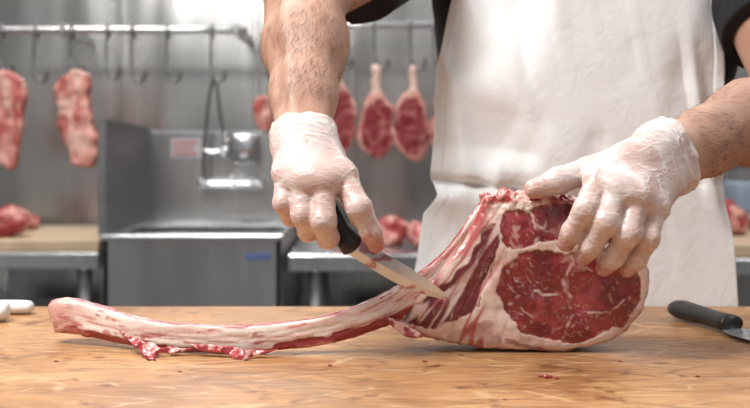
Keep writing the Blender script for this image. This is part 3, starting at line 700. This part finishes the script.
hang([(66,76),(74,70),(86,73),(91,84),(89,98),(92,112),(93,122),(98,136),(98,156),(90,168),(79,164),(72,163),(68,146),(60,128),(60,112),(56,98),(58,82)],2.965,.04,12,'long marbled beef cut hanging from a hook')
def tom(cx,sy,seed,w=1,d=2.965,j=0,k=0):
    o=[(-3,67),(3,67),(4,80),(5,90),(12,98+j),(18,110),(17,124+k),(19,138-j),(13,151),(3,160),(-8,157+k),(-16,147),(-18,132+j),(-14,116),(-12,102),(-5,92),(-4,80)]
    ey=[(1,98),(11,103),(16,118),(16,139),(6,156),(-7,154),(-14,142),(-14,124),(-8,106)]
    hang([(cx+a*w,b+sy) for a,b in o],d,.035,seed,'raw tomahawk steak hanging bone up from a hook','hanging_tomahawk_steak',[(cx+a*w,b+sy) for a,b in ey],'tomahawk steaks hanging from hooks',92+sy)
tom(339,-6,21,.98);tom(376,0,22,1.0,2.965,3,-3);tom(413,0,26,-1.0,2.965,-3,3);tom(443,-4,24,.7,2.9)
hang([(256,98),(268,96),(274,108),(273,124),(266,132),(257,126),(254,112)],2.95,.04,31,'small raw beef cut hanging near the wall')

# ---------------------------------------------------------------- sink
sk=empty('sink',(-.46,2.85,0),'freestanding stainless steel sink with tall side splash panel','sink')
x0,x1=W(103,0,2.6)[0],W(281,0,2.6)[0]; zt=W(0,236,2.6)[2]
yb=3.12
parts=[boxg((x0,2.6,.40),(x1,2.615,zt),.003,1),boxg((x0,yb-.015,.40),(x1,yb,zt),.003,1),boxg((x0,2.6,.40),(x0+.015,yb,zt),.003,1),boxg((x1-.015,2.6,.40),(x1,yb,zt),.003,1),boxg((x0,2.6,.40),(x1,yb,.415),.003,1),
 boxg((x0+.01,2.62,zt-.012),(x1-.01,2.76,zt-.002),.002,1),boxg((x0+.01,2.96,zt-.012),(x1-.01,yb,zt-.002),.002,1)]
v,f=join(*parts); build('basin',v,f,M_steel,sk,smooth=False,label='square stainless basin')
v,f=boxg((x0-.006,2.592,zt-.012),(x1+.006,2.622,zt+.004),.004,2); build('rim',v,f,M_steel,sk,smooth=False)
v,f=boxg((x0,yb-.01,zt),(x1,yb+.012,W(0,131,3.12)[2]),.004,1); build('back_splash',v,f,M_steel,sk,smooth=False)
zf=W(0,119,2.6)[2]; zk=W(0,128,3.12)[2]
Vs=[(x0-.012,2.6,zt),(x0-.012,yb,zt),(x0-.012,yb,zk),(x0-.012,2.6,zf),(x0+.006,2.6,zt),(x0+.006,yb,zt),(x0+.006,yb,zk),(x0+.006,2.6,zf)]
build('side_splash',Vs,[[0,3,2,1],[4,5,6,7],[0,1,5,4],[3,7,6,2],[0,4,7,3],[1,2,6,5]],M_dsteel,sk,smooth=False,label='tall side splash panel')
for x in (x0+.03,x1-.03):
    for y in (2.64,3.08):
        v,f=tube([(x,y,0),(x,y,.40)],.018,12); build('leg',v,f,M_steel,sk)
M_blue=plain('blue_print',(.05,.12,.42),.5,0,.3,200)
M_red=plain('red_print',(.50,.16,.15),.5,0,.3,200)
M_lab=plain('label_white',(.42,.41,.41),.5)
a=W(246,253,2.598);b2=W(272,260,2.598)
v,f=join(*[boxg((a[0]+i*.0092,2.5955,b2[2]),(a[0]+i*.0092+.0048,2.5995,a[2]-(.005 if i%3==1 else 0)),.0005,1) for i in range(7)]); lt=build('lettering',v,f,M_blue,sk,smooth=False,label='small blue printed lettering',kind='stuff')
a=W(171,139,3.108);b2=W(201,158,3.108)
v,f=boxg((a[0],3.107,b2[2]),(b2[0],3.1105,a[2]),.0005,1); build('warning_label',v,f,M_lab,sk,smooth=False,label='pale label with red print')
v,f=join(*[boxg((a[0]+.008,3.104,a[2]-.012-i*.017),(b2[0]-.010-.014*(i%2),3.1072,a[2]-.006-i*.017),.0004,1) for i in range(3)]); build('print_lines',v,f,M_red,sk,smooth=False,label='red printed lines',kind='stuff')
fc=empty('faucet',W(215,185,3.05),'wall-mounted chrome spray faucet above the sink','faucet')
D=3.05
def T_(pts,r,nm,mat=M_hook,seg=10,lab=None): v,f=tube(catmull([W(*p) for p in pts],8),r,seg); build(nm,v,f,mat,fc,label=lab)
T_([(207,184,3.05),(204,176,D),(204,160,D),(206,130,D),(209,100,D),(213,80,D),(217,86,D),(219,104,D),(222,124,D),(225,135,D)],.0050,'hose',M_hook,10,'looped steel hose')
T_([(198,184,3.05),(225,184,3.05),(262,184,3.05)],.010,'manifold',M_chrome)
T_([(225,133,3.04),(226,140,3.04),(226,148,3.04),(222,158,3.03)],[.007]*8+[.010]*8+[.015]*9,'spray_head',M_chrome)
T_([(203,150,3.04),(212,152,3.04),(226,150,3.04)],.006,'spray_bracket',M_chrome)
T_([(232,184,3.03),(232,178,3.00),(232,176,2.94),(232,182,2.89),(232,190,2.88)],.008,'spout',M_chrome)
for px in (205,256):
    T_([(px,184,3.105),(px,184,3.08),(px,184,3.02)],.012,'valve',M_chrome); T_([(px-6,180,3.01),(px+6,188,3.01)],.006,'tap_handle',M_chrome)
a=W(234,134,3.08);b2=W(258,164,3.08); e=empty('soap_dispenser',((a[0]+b2[0])/2,3.07,b2[2]),'small square stainless soap dispenser on the splash panel','soap dispenser')
v,f=boxg((a[0],3.04,b2[2]),(b2[0],3.108,a[2]),.008,2); build('dispenser_body',v,f,M_chrome,e); v,f=boxg((a[0]+.02,3.02,b2[2]+.004),(b2[0]-.02,3.042,b2[2]+.028),.004,2); build('push_button',v,f,M_dsteel,e)

# ---------------------------------------------------------------- rear work tables
def wt(px0,px1,pyt,d0,d1,lab,name='steel_work_table'):
    xa,xb=W(px0,0,d0)[0],W(px1,0,d0)[0]; z=W(0,pyt,d0)[2]; e=empty(name,((xa+xb)/2,(d0+d1)/2,0),lab,'table')
    v,f=boxg((xa,d0,z-.045),(xb,d1,z),.006,2); build('table_top',v,f,M_steel,e,smooth=False)
    v,f=boxg((xa+.03,d0+.05,.22),(xb-.03,d1-.03,.245),.004,1); build('shelf',v,f,M_dsteel,e,smooth=False)
    for x in (xa+.07,xb-.05):
        for y in (d0+.05,d1-.05):
            v,f=tube([(x,y,0),(x,y,z-.045)],.02,12); build('leg',v,f,M_steel,e)
    return z
zL=wt(-130,99,252,2.65,3.25,'stainless steel work table with a cutting board on top')
zC=wt(287,560,254,2.65,3.25,'stainless steel work table against the steel wall')
zR=wt(700,1000,258,2.5,3.1,'stainless steel work table beside the steel wall')
def cab(px0,px1,d,z1,lab):
    xa,xb=W(px0,0,d)[0],W(px1,0,d)[0]; e=empty('storage_bin',((xa+xb)/2,d+.1,.245),lab,'bin')
    v,f=boxg((xa,d,.247),(xb,d+.3,z1),.01,2); build('bin_body',v,f,M_dsteel,e,smooth=False); v,f=boxg((xa-.008,d-.008,z1),(xb+.008,d+.308,z1+.02),.006,2); build('lid',v,f,M_steel,e,smooth=False)
cab(-60,40,2.8,.62,'closed grey steel storage bin on the lower shelf'); cab(335,460,2.8,.60,'closed grey steel storage bin on the lower shelf')
def board(px0,px1,d0,d1,z,lab):
    xa,xb=W(px0,0,d0)[0],W(px1,0,d0)[0]; v,f=boxg((xa,d0,z+.0005),(xb,d1,z+.03),.005,2); build('cutting_board',v,f,M_board,label=lab,category='cutting board',smooth=False)
board(-110,99,2.66,3.15,zL,'pale wooden cutting board on the steel work table')
board(722,960,2.52,2.95,zR,'wooden cutting board on the steel work table')
def lump(px,py,d,rx,ry,rz,zb,seed,lab):
    c=W(px,py,d); c[2]=zb+rz*.75
    fl=Field(c-np.array([rx+.03,ry+.03,rz+.03]),c+np.array([rx+.03,ry+.03,rz+.03]),.005); fl.ell(c,(rx,ry,rz),.001)
    V,Fc=fl.mesh(); N=vnormals(V,Fc); V=V+N*((fbm(V*22,seed,3)-.5)*.05)[:,None]; V[:,2]=np.maximum(V[:,2],zb+.0008)
    build('beef_piece',V,Fc,M_hang,col=redfat(V,seed,.55,25,(.33,.035,.04),(.62,.30,.25)),label=lab,category='meat')
lump(-12,232,2.74,.10,.06,.042,zL+.03,41,'chunk of raw red beef on the cutting board')
lump(14,234,2.98,.07,.06,.034,zL+.03,42,'small chunk of raw red beef on the cutting board')
lump(388,240,2.9,.05,.06,.045,zC,43,'chunk of raw red beef on the steel table')
lump(350,244,2.98,.05,.05,.035,zC,46,'pale trimmed beef piece on the steel table')
lump(421,242,2.8,.035,.05,.04,zC,44,'chunk of raw red beef on the steel table')
lump(722,238,2.8,.07,.06,.05,zR+.03,45,'chunk of raw beef on the wooden cutting board')
e=empty('wall_shelf',W(760,215,3.2),'steel wall shelf beside the hanging area','shelf')
a=W(728,212,3.1);b2=W(830,218,3.1); v,f=boxg((a[0],3.0,b2[2]),(b2[0],3.3,a[2]),.004,1); build('shelf_board',v,f,M_steel,e,smooth=False)
for i in range(3):
    v,f=boxg((a[0]+.02+i*.11,3.28,b2[2]-.09),(a[0]+.035+i*.11,3.3,b2[2]),.002,1); build('bracket',v,f,M_dsteel,e,smooth=False)
M_tub=plain('blue_grey_plastic',(.20,.25,.31),.4)
for i in range(2):
    q=W(742+i*26,200,3.1); v,f=boxg((q[0]-.03,3.05,a[2]+.0006),(q[0]+.03,3.2,a[2]+.09),.008,2); build('plastic_tub',v,f,M_tub,label='blue-grey plastic tub on the wall shelf',category='tub',group='tubs on the wall shelf')

# ---------------------------------------------------------------- lights, world, camera
def area(name,loc,rot,sx,sy,p,col=(1,1,1)):
    l=bpy.data.lights.new(name,'AREA'); l.shape='RECTANGLE'; l.size=sx;l.size_y=sy;l.energy=p;l.color=col
    o=bpy.data.objects.new(name,l); o.location=loc;o.rotation_euler=rot; link(o)
area('ceiling_light',(-.75,.60,2.3),(math.radians(10),math.radians(-20),0),.8,.35,39,(1,.99,.975))
area('ceiling_light_rear',(-.9,2.2,2.85),(math.radians(14),0,0),1.2,.4,38,(1,.99,.98))
area('ceiling_light_rear_side',(1.0,2.2,2.85),(math.radians(14),0,0),1.2,.4,18,(1,.99,.98))
area('ceiling_light_side',(1.5,1.0,2.5),(0,math.radians(30),0),.6,1.2,9,(1,.99,.98))
w=bpy.data.worlds.new('w'); sc.world=w; w.use_nodes=True; nt=w.node_tree; bg=nt.nodes['Background']
tc=nt.nodes.new('ShaderNodeTexCoord'); sx=nt.nodes.new('ShaderNodeSeparateXYZ'); nt.links.new(tc.outputs['Generated'],sx.inputs[0])
mr=nt.nodes.new('ShaderNodeMapRange'); mr.inputs[1].default_value=-1; mr.inputs[2].default_value=1; nt.links.new(sx.outputs[2],mr.inputs[0])
col=ramp(nt,mr.outputs[0],[(0,(.12,.11,.10)),(.42,(.20,.195,.19)),(.55,(.58,.585,.59)),(.85,(.86,.87,.89))])
nz=noise(nt,3.4,2,.5,tc.outputs['Generated']); col=mixn(nt,.95,col,ramp(nt,nz.outputs[0],[(.42,(.28,.28,.28)),(.57,(1.,1.,1.))]),'MULTIPLY')
nt.links.new(col,bg.inputs[0]); bg.inputs[1].default_value=.85
cam=bpy.data.cameras.new('cam'); cam.lens=50; cam.sensor_width=36; cam.shift_y=-.08; cam.clip_start=.05
cam.dof.use_dof=True; cam.dof.focus_distance=.985; cam.dof.aperture_fstop=6.0
co=bpy.data.objects.new('camera',cam); co.location=(0,0,CZ); co.rotation_euler=(math.pi/2,0,0); link(co); sc.camera=co
